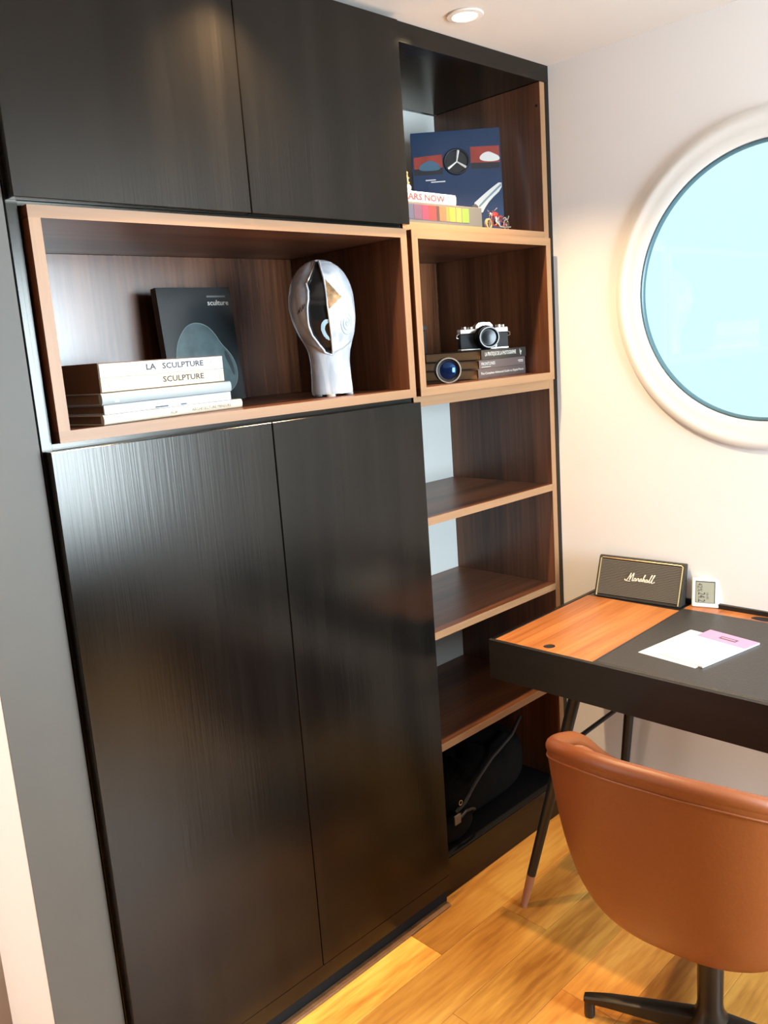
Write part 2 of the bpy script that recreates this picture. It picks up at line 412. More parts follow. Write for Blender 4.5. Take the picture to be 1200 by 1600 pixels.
# open shelf unit (upper)
t = thing('open_shelf', 'walnut open shelf niche at the top right holding the blue car book', 'shelf', (1.43, 0, 1.866))
def rel(name, mat, t, x0, x1, y0, y1, z0, z1, bev=.0006):
    L = t.location; return bx(name, mat, t, x0-L.x, x1-L.x, y0-L.y, y1-L.y, z0-L.z, z1-L.z, bev)
rel('bottom_board', WH, t, 1.131, 1.7345, .0012, .41, 1.866, 1.8862)
rel('edge_band', EH, t, 1.131, 1.7345, 0, .0012, 1.866, 1.8862, 0)
rel('side_panel', WV, t, 1.7350, 1.7575, .0012, .41, 1.866, 2.3015)
rel('edge_band', EV, t, 1.7350, 1.7575, 0, .0012, 1.866, 2.3015, 0)
rel('back_panel', M_['pale'], t, 1.13, 1.7345, .4105, .42, 1.887, 2.3015)
sc = MB().cyl((1.7348-1.43, .013, 2.239-1.866), (1.7335-1.43, .013, 2.239-1.866), .004, n=16).build('screw_cap', M_['hole'], t)
# bookcase
t = thing('bookcase', 'tall walnut open bookcase with three empty shelves beside the desk', 'bookcase', (1.43, 0, 0))
rel('side_panel', WV, t, 1.7350, 1.7575, .0012, .41, .117, 1.4510)
rel('edge_band', EV, t, 1.7350, 1.7575, 0, .0012, .117, 1.4510, 0)
rel('top_board', WH, t, 1.131, 1.7345, .0012, .41, 1.424, 1.4512)
rel('edge_band', EH, t, 1.131, 1.7345, 0, .0012, 1.424, 1.4512, 0)
for z in (1.1261, .8031, .4710):
    s_ = rel('shelf', WH, t, 1.131, 1.7345, .0012, .409, z-.021, z)
    L = t.location
    bx('edge_band', EH, s_, 1.131-1.43, 1.7345-1.43, 0, .0012, z-.021, z, 0)
rel('back_panel', M_['pale'], t, 1.13, 1.7345, .4105, .42, .46, 1.4235)
rel('lower_back_panel', M_['black_in'], t, 1.13, 1.7345, .4105, .42, .13, .455)
rel('bottom_board', M_['black_in'], t, 1.131, 1.7345, .002, .41, .1002, .117)
rel('plinth', BH, t, 1.131, 1.7575, -.001, .018, .001, .1158)

# ============================================================ FURNITURE: DESK
DR = 1.3*D2R
desk = thing('writing_desk', 'dark oak writing desk with walnut lid and leather top against the white wall', 'desk', (1.2093, -.1449, 0), -DR*-1)
# local: u = +x depth toward wall, v = -y along desk
ZD = .80; DT = .1083; DW = .563; DL = 1.25; rim = .012
BY = M_['black_y']
bx('front_rail', BY, desk, 0, rim, -DL, 0, ZD-DT, ZD, .0008)
bx('end_rail', M_['black_h'], desk, rim+.0002, DW-rim, -rim, 0, ZD-DT, ZD, .0008)
bx('end_rail', M_['black_h'], desk, rim+.0002, DW-rim, -DL, -DL+rim, ZD-DT, ZD, .0008)
bx('back_rail', BY, desk, DW-rim+.0002, DW, -DL, 0, ZD-DT, ZD+.012, .0008)
bx('bottom_panel', BY, desk, rim+.0002, DW-rim, -DL+rim+.0002, -rim-.0002, ZD-DT+.004, ZD-DT+.018, 0)
# walnut lid with finger hole
def lid(name, mat, x0, x1, y0, y1, hx, hy, rx, ry, z0, z1, parent, half=None):
    m = MB(); N = 48
    def rp(a):
        c, s_ = math.cos(a), math.sin(a); t = 1e9
        if c > 1e-9: t = min(t, (x1-hx)/c)
        if c < -1e-9: t = min(t, (x0-hx)/c)
        if s_ > 1e-9: t = min(t, (y1-hy)/s_)
        if s_ < -1e-9: t = min(t, (y0-hy)/s_)
        return hx+c*t, hy+s_*t
    an = sorted([2*math.pi*i/N for i in range(N)]+[math.atan2(y-hy, x-hx) % (2*math.pi) for x in (x0, x1) for y in (y0, y1)])
    R_ = []
    for z in (z1, z0):
        R_.append(([m.bm.verts.new((hx+rx*math.cos(a), hy+ry*math.sin(a), z)) for a in an], [m.bm.verts.new((*rp(a), z)) for a in an]))
    n = len(an)
    for i in range(n):
        j = (i+1) % n
        for a, b in R_: m.bm.faces.new((a[i], a[j], b[j], b[i]))
        for q in (0, 1): m.bm.faces.new((R_[0][q][i], R_[0][q][j], R_[1][q][j], R_[1][q][i]))
    return m.build(name, mat, parent)
lid('walnut_lid', M_['desk_wood'], .0135, .480, -.3050, -.0135, .047, -.160, .0155, .0155, ZD-.010, ZD-.001, desk)
MB().cyl((.047, -.160, ZD-.016), (.047, -.160, ZD-.0030), .0152, n=40).build('finger_hole_dark', M_['hole'], desk)  # black plug standing in for the darkness inside the hole
rel_ = bx('writing_pad', M_['dleather'], desk, .0125, .500, -DL+.0135, -.3065, ZD-.010, ZD+.0008, .0012)
MB().tube([(.018, -.312, ZD+.0008), (.018, -DL+.02, ZD+.0008)], .0006, 6).tube([(.018, -.312, ZD+.0008), (.495, -.312, ZD+.0008)], .0006, 6).build('stitching', M_['blackpl'], desk)
lid('rear_walnut_lid', M_['desk_wood'], .5025, .5498, -DL+.0135, -.3065, .528, -.520, .018, .035, ZD-.010, ZD-.001, desk)
MB().prism([(.528+.0178*math.cos(a*math.pi/20), -.520+.0348*math.sin(a*math.pi/20)) for a in range(40)], lambda u, v, d: Vector((u, v, d)), ZD-.016, ZD-.0025).build('finger_hole_dark', M_['hole'], desk)  # same black plug, oval, for the dark of the rear hole
bx('speaker_tray', M_['blackpl'], desk, .4815, .5498, -.3050, -.0135, ZD-.010, ZD-.0015, 0)
def desk_leg(top, foot):
    top = Vector(top)-Vector((1.2093, -.1449, 0)); foot = Vector(foot)-Vector((1.2093, -.1449, 0)); R_ = Matrix.Rotation(-DR, 3, 'Z'); top = R_@top; foot = R_@foot
    k = foot.lerp(top, .155)
    l = MB().cyl(k, top, .0125, .0165, 24).build('leg', M_['metal_blk'], desk, True)
    MB().cyl(foot+(k-foot)*.004, k, .0095, .0125, 24).build('leg_tip', M_['tip'], l, True)
    return foot.lerp(top, .72), top
a1, _ = desk_leg((1.31, -.355, .6925), (1.2485, -.1935, .0))
a2, _ = desk_leg((1.66, -.32, .6925), (1.74, -.21, .0))
MB().cyl(a1, a2, .0065, n=16).build('brace_rod', M_['metal_blk'], desk, True)
b1, _ = desk_leg((1.29, -1.18, .6925), (1.235, -1.34, .0))
b2, _ = desk_leg((1.66, -1.21, .6925), (1.73, -1.33, .0))
MB().cyl(b1, b2, .0065, n=16).build('brace_rod', M_['metal_blk'], desk, True)

# ============================================================ CHAIR
CH = (1.145, -.796); CR = 5.6*D2R
chair = thing('desk_chair', 'cognac brown leather bucket chair on a dark swivel pedestal, pushed to the desk', 'chair', (CH[0], CH[1], 0), CR)
def lerp_tab(tab, a):
    for (a0, v0), (a1_, v1) in zip(tab, tab[1:]):
        if a <= a1_:
            t = (a-a0)/(a1_-a0); t = t*t*(3-2*t) if False else t
            return v0+(v1-v0)*t
    return tab[-1][1]
def smooth_tab(tab, a, w=9):
    return sum(lerp_tab(tab, min(180, abs(a+d))if a+d <= 180 else 360-(a+d)) for d in (-w, -w/2, 0, w/2, w))/5
RZ = [(0, .812), (25, .807), (50, .747), (80, .683), (95, .613), (115, .53), (140, .475), (180, .455)]
def rimR(a):
    ph = abs(a)*D2R; c, s_ = math.cos(ph), math.sin(ph)
    ax = .367 if c > 0 else .27
    return 1/((abs(c)/ax)**2.7+(abs(s_)/.303)**2.7)**(1/2.7)
ZBOT = .349
def shell(u, t, off):
    a = (u*360-180); aa = abs(a); rz = smooth_tab(RZ, aa); R_ = rimR(a)-off
    zb = ZBOT+off*1.1
    r = R_*math.sqrt(max(0, 1-(1-t)**2.53))*(.646+.354*t)
    z = zb+(rz-zb)*(t**2.68)
    ph = a*D2R
    return Vector((-r*math.cos(ph), r*math.sin(ph), z))
TH = .031; NU = 120
MB().grid(lambda u, v: shell(u, v, 0), NU, 30, True).build('outer_shell', M_['leather'], chair, 'full', weld=True)
MB().grid(lambda u, v: shell(u, v*.985, TH), NU, 30, True).build('inner_shell', M_['leather_in'], chair, 'full', weld=True)
rimpts = []; pipe = []
for i in range(NU):
    u = i/NU; p = shell(u, 1, 0); q = shell(u, 1, TH); c = (p+q)/2
    rimpts.append(c); pipe.append(shell(u, .983, -.0008))
MB().tube(rimpts, TH/2+.001, 14, closed=True).build('padded_rim', M_['leather'], chair, 'full')
MB().tube(pipe, .0022, 8, closed=True).build('piping', M_['leather'], chair, 'full')
cm = MB()
cm.grid(lambda u, v: Vector((-(.235 if abs(u-.5)<.25 else .22)*v*math.cos(u*2*math.pi-math.pi)+.0, .225*v*math.sin(u*2*math.pi-math.pi), .470-.02*v**6-.008*(1-v*v))), 64, 14, True)
cm.build('seat_cushion', M_['leather_in'], chair, 'full', weld=True)
PX, PY = -.022, .002
MB().lathe([(0, .352), (.09, .352), (.09, .338), (.04, .330), (.029, .32), (.027, .12), (.030, .10), (.046, .075), (.052, .05), (.05, .035), (0, .035)], (PX, PY, 0), (0, 0, 1), 40).build('pedestal', M_['base_metal'], chair, True)
for k in range(4):
    ang = (110.5+90*k)*D2R-CR
    dx, dy = math.cos(ang), math.sin(ang)
    def f(u, v, w, dx=dx, dy=dy): return Vector((PX+dx*u-dy*w, PY+dy*u+dx*w, v))
    m = MB(); L_ = .278
    secs = [(.03, .040, .088, .022), (.12, .046, .078, .019), (.22, .045, .066, .015), (L_-.012, .041, .057, .012), (L_, .043, .054, .010)]
    rr = []
    for u, z0, z1, w in secs:
        rr.append([m.bm.verts.new(f(u, z0, -w)), m.bm.verts.new(f(u, z0, w)), m.bm.verts.new(f(u, z1-.004, w)), m.bm.verts.new(f(u, z1, w*.7)), m.bm.verts.new(f(u, z1, -w*.7)), m.bm.verts.new(f(u, z1-.004, -w))])
    for A, B in zip(rr, rr[1:]):
        for i in range(6): m.bm.faces.new((A[i], A[(i+1) % 6], B[(i+1) % 6], B[i]))
    m.bm.faces.new(rr[0][::-1]); m.bm.faces.new(rr[-1])
    arm = m.build('base_arm', M_['base_metal'], chair, True)
    p = f(L_-.012, 0, 0)
    MB().lathe([(0, .043), (.011, .043), (.0125, .03), (.013, .006), (.011, .0005), (0, .0005)], (p.x, p.y, 0), (0, 0, 1), 24).build('foot_glide', M_['blackpl'], arm, True)

# ============================================================ BOOKS
def book(label, loc, rotz, L, Dp, T, cover, pages=None, group=None, rounded=False, spine_mat=None, name='book', cat='book'):
    """closed hardback lying flat; spine faces local -y; origin at spine's left bottom corner"""
    t = thing(name, label, cat, loc, rotz, group)
    bt = .0022; ov = .003
    bx('cover_board', cover, t, 0, L, .003, Dp, 0, bt, .0004)
    bx('cover_board', cover, t, 0, L, .003, Dp, T-bt, T, .0004)
    m = MB()
    if rounded:
        n = 10; poly = [(.004, 0)]+[(.004-.006*math.sin(math.pi*i/n), T/2-T/2*math.cos(math.pi*i/n)) for i in range(n+1)]+[(.004, T)]
        poly = [(.0075, bt)]+[(.003-.006*math.sin(math.pi*i/n)**.7, T/2-T/2*math.cos(math.pi*i/n)) for i in range(n+1)]+[(.0075, T-bt)]
        m.prism(poly, lambda u, v, d: Vector((d, u, v)), 0, L)
    else: m.box(0, L, 0, .0028, 0, T, .0006)
    m.build('spine', spine_mat or cover, t, rounded and True)
    bx('pages', pages or M_['paper'], t, ov, L-ov, .0078, Dp-ov, bt+.0002, T-bt-.0002, 0)
    return t
def band(parent, name, mat, x0, x1, z0, z1, y=-.0003):
    return bx(name, mat, parent, x0, x1, y-.0003, y+.0002, z0, z1, 0)
white_c = flat('white_dust_jacket', (.58, .58, .60), .35)
cream_c = flat('cream_dust_jacket', (.66, .56, .40), .35)
silver_c = flat('silver_grey_jacket', (.36, .40, .40), .3)
lilac_c = flat('pale_blue_grey_jacket', (.45, .49, .58), .35)
ivory_c = flat('ivory_jacket', (.72, .66, .52), .35)
brown_card = flat('brown_card', (.13, .065, .032), .6)
pg2 = flat('shaded_pages', (.22, .14, .085), .8, noise=.15, scale=300)  # page tone browned for the shade on the stack's left ends
A0 = 9.3*D2R; O = Vector((.2801, -.0047, ZB0+.0215+.0003)); ca, sa = math.cos(A0), math.sin(A0)
def at(u, dz, v=0): return (O.x+ca*u-sa*v, O.y+sa*u+ca*v, O.z+dz)
UP = (0, 0, 1); RX = (1, 0, 0)
GR = 'stack of art books in the wide box'
b = book('ivory book at the bottom of the art book stack, ARCHITECTURE on its spine', at(0, 0), A0, .360, .235, .0190, ivory_c, pg2, rounded=True)
lettering('ARCHITECTURE MINEURE', 'lettering', M_['ink'], b, (.215, -.003, .006), RX, UP, width=.11, height=.006)
lettering('ACIR', 'lettering', M_['ink'], b, (.158, -.003, .006), RX, UP, width=.018, height=.005)
b = book('pale blue-grey book second from the bottom of the art book stack', at(.0045, .0193), A0, .3265, .235, .0178, lilac_c, pg2)
band(b, 'spine_label', white_c, .235, .290, .002, .0155); band(b, 'spine_mark', M_['ink'], .12, .152, .0025, .0045); band(b, 'spine_mark', M_['ink'], .185, .20, .0025, .0045); band(b, 'spine_label', white_c, .09, .18, .005, .016)
b = book('thick silver-grey book in the middle of the art book stack', at(.0012, .0374), A0, .3310, .235, .0225, silver_c, pg2, rounded=True)
band(b, 'spine_label', white_c, .028, .038, .004, .0185, -.0025)
# slipcase with two volumes
sl = thing('slipcase', 'brown card slipcase holding the two SCULPTURE volumes on top of the stack', 'slipcase', at(.0035, .0602), A0)
SL = .3150; SH = .0560; g = .0012
bx('side_board', brown_card, sl, 0, g, .002, .235, 0, SH, 0); bx('side_board', brown_card, sl, SL-g, SL, .002, .235, 0, SH, 0)
bx('bottom_board', brown_card, sl, g, SL-g, .002, .235, 0, g, 0); bx('top_board', brown_card, sl, g, SL-g, .002, .235, SH-g, SH, 0); bx('back_board', brown_card, sl, g, SL-g, .2340, .235, g, SH-g, 0)
bw = SL-2*g-.0012; bt = (SH-2*g-.0012)/2
for k, (mat, lab, tint) in enumerate(((cream_c, 'cream volume lettered SCULPTURE, lower of the two in the slipcase', flat('faded_pink_print', (.78, .50, .42), .5)), (white_c, 'white volume lettered LA SCULPTURE, topmost of the art book stack', flat('faded_blue_print', (.60, .66, .78), .5)))):
    b = book(lab, at(.0035+g+.0006, .0602+g+.0002+k*(bt+.0004)), A0, bw, .228, bt, mat, pg2)
    lettering('SCULPTURE', 'lettering', M_['ink'], b, (.146 if k == 0 else .148, 0, .009), RX, UP, width=.108, height=.0115, bold=.02)
    if k: lettering('LA', 'lettering', M_['ink'], b, (.108, 0, .009), RX, UP, width=.024, height=.0115, bold=.02)
    lettering('I' if k == 0 else '*2', 'lettering', M_['ink'], b, (.275, 0, .013), RX, UP, height=.004)
    band(b, 'spine_line', tint, .125, .25, .0052, .0060); band(b, 'emblem', tint, .017, .055, .008, .019)
    band(b, 'publisher_mark', tint, .2985, .3015, .004, .022)
# sculpture catalogue leaning at the back
lean = 7*D2R
cat_c = flat('black_glossy_cover', (.012, .016, .018), .22)
cb = thing('book', 'black upright book with a translucent grey stone on its cover, leaning on the box back', 'book', (.622, .318, ZB0+.0255))
cb.rotation_euler = (-lean*.75, 0, 0)
CW, CHh, CT = .212, .284, .024
bx('cover_board', cat_c, cb, 0, CW, 0, .0025, 0, CHh, .0005); bx('cover_board', cat_c, cb, 0, CW, CT-.0025, CT, 0, CHh, .0005); bx('spine', cat_c, cb, -.0002, .0022, .0026, CT-.0026, 0, CHh, 0)
bx('pages', M_['hole'], cb, .0025, CW-.003, .003, CT-.003, .003, CHh-.003, 0)
def cov(u, v, d): return Vector((u*CW, -d, v*CHh))
stone = [(.10, .36), (.14, .50), (.22, .60), (.34, .68), (.48, .70), (.62, .67), (.72, .60), (.80, .50), (.90, .43), (.97, .34), (.985, .24), (.95, .15), (.86, .09), (.70, .04), (.40, .03), (.15, .08), (.08, .2)]
def smooth_poly(p, it=2):
    for _ in range(it):
        q = []
        for i in range(len(p)):
            a, b_ = p[i], p[(i+1) % len(p)]
            q += [(a[0]*.75+b_[0]*.25, a[1]*.75+b_[1]*.25), (a[0]*.25+b_[0]*.75, a[1]*.25+b_[1]*.75)]
        p = q
    return p
stone = [(x*.93+.02, y) for x, y in smooth_poly(stone)]
MB().prism(stone, cov, .0001, .0005).build('cover_picture', flat('translucent_stone_print', (.055, .085, .09), .3, noise=.35, scale=25), cb)
MB().tube([cov(u, v, .0006) for u, v in stone], .0009, 5, closed=True).build('cover_picture_outline', flat('pale_outline_print', (.20, .27, .27), .3), cb)
inner = [(.80, .46), (.86, .38), (.90, .28), (.88, .2), (.84, .30), (.78, .40)]
MB().prism(smooth_poly(inner), cov, .0005, .0007).build('cover_picture_shade', flat('dark_print', (.02, .03, .03), .3), cb)
lettering('sculture', 'lettering', M_['lite_ink'], cb, cov(.66, .845, .0001), RX, UP, width=.062, height=.013, bold=.01)
MB().prism([(.66, .915), (.92, .915), (.92, .930), (.66, .930)], cov, .0001, .0004).build('print_line', flat('dim_print', (.12, .12, .12), .5), cb)

# ============================================================ HEAD SCULPTURE
hx, hy, hz = .925, .078, ZB0+.0217
head = thing('head_sculpture', 'abstract white marbled head with a black cut face, standing in the wide box', 'sculpture', (hx, hy, hz), 34*D2R*-1)
HH = .326; HS = .77
PROF = [(0, .066), (.02, .0665), (.12, .064), (.24, .063), (.32, .067), (.38, .076), (.45, .089), (.55, .100), (.65, .104), (.74, .102), (.82, .094), (.89, .080), (.94, .063), (.975, .042), (.993, .022), (1, .0005)]
def prof(t):
    for (a, u), (b_, v) in zip(PROF, PROF[1:]):
        if t <= b_:
            k = (t-a)/(b_-a); return u+(v-u)*k
    return 0
def profs(t):
    return prof(t) if t > .97 else (prof(max(0, t-.02))+2*prof(t)+prof(t+.02))/4
def hs(s, t):
    """front surface, s in -1..1 across, t 0..1 up (local x right, -y towards viewer)"""
    w = profs(t)*HS; sh = -.010*max(0, min(1, (t-.35)/.3))
    dep = w*(.80 if t < .35 else .80+.25*math.sin(math.pi*min(1, (t-.35)/.65)))
    return Vector((s*w+sh, -dep*math.sqrt(max(0, 1-s*s)), .006+t*(HH-.006)))
def inpoly(x, y, P):
    c = False
    for i in range(len(P)):
        x0, y0 = P[i]; x1, y1 = P[i-1]
        if (y0 > y) != (y1 > y) and x < (x1-x0)*(y-y0)/(y1-y0)+x0: c = not c
    return c
# regions in (s, t)
dark_poly = [(-.40, .985), (-.36, .936), (-.45, .865), (-.53, .815), (-.47, .76), (-.48, .70), (-.55, .617), (-.62, .51), (-.60, .44), (-.48, .37), (-.30, .315), (.05, .29), (.045, .40), (.06, .617), (.05, .85), (.0, .936), (.0, .985)]
gold_poly = [(.05, .85), (.50, .706), (.06, .617)]
ear_poly = smooth_poly([(.045, .552), (-.12, .548), (-.24, .515), (-.27, .47), (-.20, .42), (-.02, .395), (.0, .405), (-.12, .45), (-.15, .49), (-.06, .52), (.05, .53)], 1)
NS, NT = 200, 180
mb_body, mb_dark, mb_gold, mb_ear = MB(), MB(), MB(), MB()
def region(s, t):
    if inpoly(s, t, gold_poly): return 2
    if inpoly(s, t, dark_poly):
        if inpoly(s, t, ear_poly): return 3
        return 1
    return 0
def ledge(s, t):
    e = .30+.09*s*s; q = max(0, min(1, (t-e)/.022)); q = q*q*(3-2*q); f_ = max(0, min(1, 1-(t-e)/.38))
    return .013*q*f_*max(0, 1-abs(s)**4)
caches = [{}, {}, {}, {}]
mbs = [mb_body, mb_dark, mb_gold, mb_ear]
REC = [0, .006, -.0012, .003]
def vtx(k, i, j):
    c = caches[k]
    if (i, j) in c: return c[(i, j)]
    a = math.pi*2*i/(NS*2)  # full circle
    s = -math.cos(a); t = 1-(1-j/NT)**1.0
    p = hs(s, t)
    if i > NS: p.y = -p.y*.98
    if i <= NS:
        # chin ledge: face volume steps out over the neck
        p.y -= ledge(s, t)
        p.y += REC[k]*(1 if abs(s) < .97 else 0)
    v = mbs[k].bm.verts.new(p); c[(i, j)] = v; return v
for i in range(NS*2):
    a = math.pi*2*(i+.5)/(NS*2); s = -math.cos(a)
    for j in range(NT):
        t = (j+.5)/NT
        k = region(s, t) if i < NS else 0
        i2 = (i+1) % (NS*2)
        mbs[k].bm.faces.new((vtx(k, i, j), vtx(k, i2, j), vtx(k, i2, j+1), vtx(k, i, j+1)))
        if k:  # keep white walls around recess: body continues beneath
            pass
marble, nt, b_ = newmat('white_marbled_ceramic')
tc = nt.nodes.new('ShaderNodeTexCoord'); nz = nt.nodes.new('ShaderNodeTexNoise'); nz.inputs['Scale'].default_value = 9; nz.inputs['Distortion'].default_value = 2.2; nz.inputs['Detail'].default_value = 2
mp = nt.nodes.new('ShaderNodeMapping'); mp.inputs['Scale'].default_value = (1.6, 1.6, .6)
rr_ = nt.nodes.new('ShaderNodeValToRGB'); rr_.color_ramp.elements[0].position = .38; rr_.color_ramp.elements[0].color = (.42, .45, .50, 1); rr_.color_ramp.elements[1].position = .58; rr_.color_ramp.elements[1].color = (.66, .66, .68, 1)
nt.links.new(tc.outputs['Object'], mp.inputs[0]); nt.links.new(mp.outputs[0], nz.inputs['Vector']); nt.links.new(nz.outputs['Fac'], rr_.inputs[0]); nt.links.new(rr_.outputs[0], b_.inputs['Base Color']); b_.inputs['Roughness'].default_value = .18
mb_body.build('body', marble, head, 'full'); mb_dark.build('face_cut', flat('dark_mirror_glaze', (.035, .035, .035), .22, .7, noise=.3, scale=12), head, 'full')
mb_gold.build('eye_inlay', flat('aged_gold_leaf', (.27, .15, .06), .5, .2, noise=.5, scale=70), head, 'full'); mb_ear.build('ear_crescent', flat('pale_blue_glaze', (.42, .60, .70), .2), head, 'full')  # ear: pale blue crescent within the face cut
# rims along the cut and the inlay
def hp(s, t, o=.0): p = hs(s, t); p.y -= o+ledge(s, t); return p
m = MB(); m.tube([hp(*q, .0006) for q in gold_poly], .0014, 6, closed=True)
m.build('inlay_frame', flat('dark_bronze', (.10, .07, .05), .4, .5), head, True)
dense = []
for i in range(len(dark_poly)):
    a, c = dark_poly[i], dark_poly[(i+1) % len(dark_poly)]
    for k in range(8): dense.append((a[0]+(c[0]-a[0])*k/8, a[1]+(c[1]-a[1])*k/8))
MB().tube([hp(s, t, -.001) for s, t in dense], .0028, 6, closed=True).build('cut_edge', marble, head, 'full')
MB().tube([hp(s, t, .0012) for s, t in ((-.38, .982), (-.35, .936), (-.44, .865), (-.52, .818))], .0024, 6).build('silver_edge', M_['chrome'], head, 'full')
sp = []
for k in range(60):
    a = k*.30; r_ = .010+.0042*a/1.0
    sp.append(hp(.62+.012*a*math.cos(a)*1.1, .52+.0048*a*math.sin(a), .0004))
MB().tube(sp, .0013, 6).build('spiral_line', flat('blue_grey_glaze', (.40, .50, .56), .25), head, 'full')
sg = [(-.82, .605), (-.76, .635), (-.77, .61), (-.71, .65), (-.70, .62), (-.64, .665), (-.65, .635), (-.58, .67)]
MB().tube([hp(s, t, .0004) for s, t in sg], .0012, 6).build('signature', M_['ink'], head, True)
for a in (20, 140, 260):
    MB().cyl((.045*math.cos(a*D2R), .035*math.sin(a*D2R), 0), (.045*math.cos(a*D2R), .035*math.sin(a*D2R), .0062), .011, n=20).build('foot_pad', M_['pale'], head)

# ============================================================ PHOTO SHELF
B2 = ZB0+.0215+.0003
def place(p0, z): return (p0[0], p0[1], z)
mauve = flat('mauve_grey_cover', (.115, .085, .08), .35)
mauve2 = flat('brown_grey_cover', (.095, .07, .065), .35)
dark_c = flat('charcoal_cover', (.035, .032, .028), .35)
pg3 = flat('tan_pages', (.36, .21, .10), .8, noise=.12, scale=300)
A1 = 7*D2R
bk = [(1.4350, .030, 0, .270, .21, .0285, mauve2, 'brown-grey book at the bottom of the photography stack'),
      (1.4420, .031, .0288, .262, .20, .0245, mauve, 'mauve-grey book lettered FRONTLINES in the middle of the photography stack'),
      (1.4500, .028, .0536, .254, .200, .0275, dark_c, 'charcoal book under the film camera, topmost of the photography stack')]
txt = [(('The Complete Advanced Guide to Digital Photo', .012, .0105, .245, .008),), (('FRONTLINES', .010, .0095, .075, .0085), ), (('LA PRATIQUE DE LA PHOTOGRAPHIE', .018, .008, .175, .0135), ('ly', .216, .005, .012, .018))]
for (x, y, dz, L_, Dp, T, mat, lab), tx in zip(bk, txt):
    b = book(lab, (x, y, B2+dz), A1, L_, Dp, T, mat, pg3)
    if 'FRONTLINES' in lab:
        for a_ in ((.010, .060, .0040, .0055), (.218, .248, .013, .0150), (.222, .248, .009, .0105)): band(b, 'print_line', M_['lite_ink'], *a_)
    for s_, u, v, w, h in tx: lettering(s_, 'lettering', M_['lite_ink'], b, (u, 0, v), RX, UP, width=w, height=h, bold=.01)
# film camera
cz = B2+.0536+.0278
fc = thing('film_camera', 'silver and black film camera sitting on the photography books', 'camera', (1.545, .098, cz), -33*D2R)
fc.scale = (.80, .80, .80)
cw = .093
def rbox(x0, x1, y0, y1, z0, z1, name, mat, par, r=.008): return MB().box(x0, x1, y0, y1, z0, z1, r, seg=3).build(name, mat, par, True)
rbox(-cw, cw, -.018, .018, .006, .060, 'body', M_['blacktex'], fc, .006)
rbox(-cw, cw, -.0185, .0185, .0, .0075, 'base_plate', M_['chrome'], fc, .003)
rbox(-cw, cw, -.0185, .0185, .0600, .0790, 'top_plate', M_['chrome'], fc, .004)
MB().prism([(-.034, .078), (.034, .078), (.030, .090), (.020, .0985), (-.020, .0985), (-.030, .090)], lambda u, v, d: Vector((u, d, v)), -.024, .018).build('prism_housing', M_['chrome'], fc, True)
MB().box(-.010, .010, -.008, .012, .0985, .102, .001).build('hot_shoe', M_['blackpl'], fc)
MB().lathe([(0, -.018), (.044, -.018), (.045, -.024), (.038, -.030), (.037, -.050), (.040, -.052), (.040, -.064), (.037, -.067), (.033, -.067), (.028, -.060), (0, -.060)][::-1], (0.004, 0, .044), (0, 1, 0), 48).build('lens', M_['blackpl'], fc, True)
MB().lathe([(.0335, -.0672), (.0375, -.0672), (.0375, -.0685), (.0335, -.0685)], (.004, 0, .044), (0, 1, 0), 48, True).build('lens_ring', flat('grey_ring', (.28, .28, .28), .4), fc, True)
MB().lathe([(0, -.0625), (.012, -.0618), (.027, -.0602)], (.004, 0, .044), (0, 1, 0), 32).build('lens_glass', M_['glassdark'], fc, True)
for x, r_, h in ((-.070, .010, .008), (-.045, .013, .006), (.062, .011, .009), (.080, .006, .008)):
    MB().cyl((x, 0, .0788), (x, 0, .079+h), r_, r_*.92, 24).build('dial', M_['chrome'], fc, True)
for sx in (-1, 1):
    MB().tube([(sx*(cw-.001), -.008, .062), (sx*(cw+.009), -.010, .058), (sx*(cw+.010), -.010, .048), (sx*(cw+.002), -.008, .046)], .0016, 8).build('strap_lug', M_['chrome'], fc, True)
MB().cyl((.040, -.018, .014), (.040, -.026, .014), .006, n=20).build('rewind_button', M_['steel'], fc, True)
# loose lens
ln = thing('camera_lens', 'black camera lens with blue coated glass lying beside the photography books', 'camera lens', (1.306, .028, B2+.0348), -40*D2R)
MB().lathe([(.0335, 0), (.0345, .002), (.0335, .004), (.0325, .02), (.034, .024), (.034, .05), (.030, .055), (.029, .085), (.0, .085), (0, .02), (.018, .012), (.0285, .006), (.0305, 0)], (0, 0, 0), (0, 1, 0), 64).build('barrel', M_['blackpl'], ln, True)
MB().lathe([(.0312, -.001), (.0345, -.001), (.0345, .003), (.0312, .003)], (0, 0, 0), (0, 1, 0), 64, True).build('rim_ring', flat('silver_rim', (.55, .50, .42), .3, .8), ln, True)
gm, nt, b_ = newmat('blue_coating'); b_.inputs['Base Color'].default_value = (.003, .008, .035, 1); b_.inputs['Roughness'].default_value = .10; b_.inputs['Metallic'].default_value = .0; b_.inputs['Specular IOR Level'].default_value = 1; b_.inputs['Specular Tint'].default_value = (.2, .45, 1, 1)
MB().lathe([(0, .002), (.010, .003), (.020, .006), (.0285, .0105)], (0, 0, 0), (0, 1, 0), 48).build('front_glass', gm, ln, True)
# dark object at the left of the small box
dk = thing('storage_box', 'dark grey upright box tucked behind the left edge of the small walnut box', 'box', (1.335, .25, B2))
MB().box(0, .130, 0, .08, 0, .150, .003).build('box_body', flat('dark_grey_box', (.022, .025, .028), .4), dk); MB().box(-.0015, .1315, -.0015, .0815, .1505, .166, .002).build('box_lid', flat('dark_grey_lid', (.035, .04, .045), .4), dk)

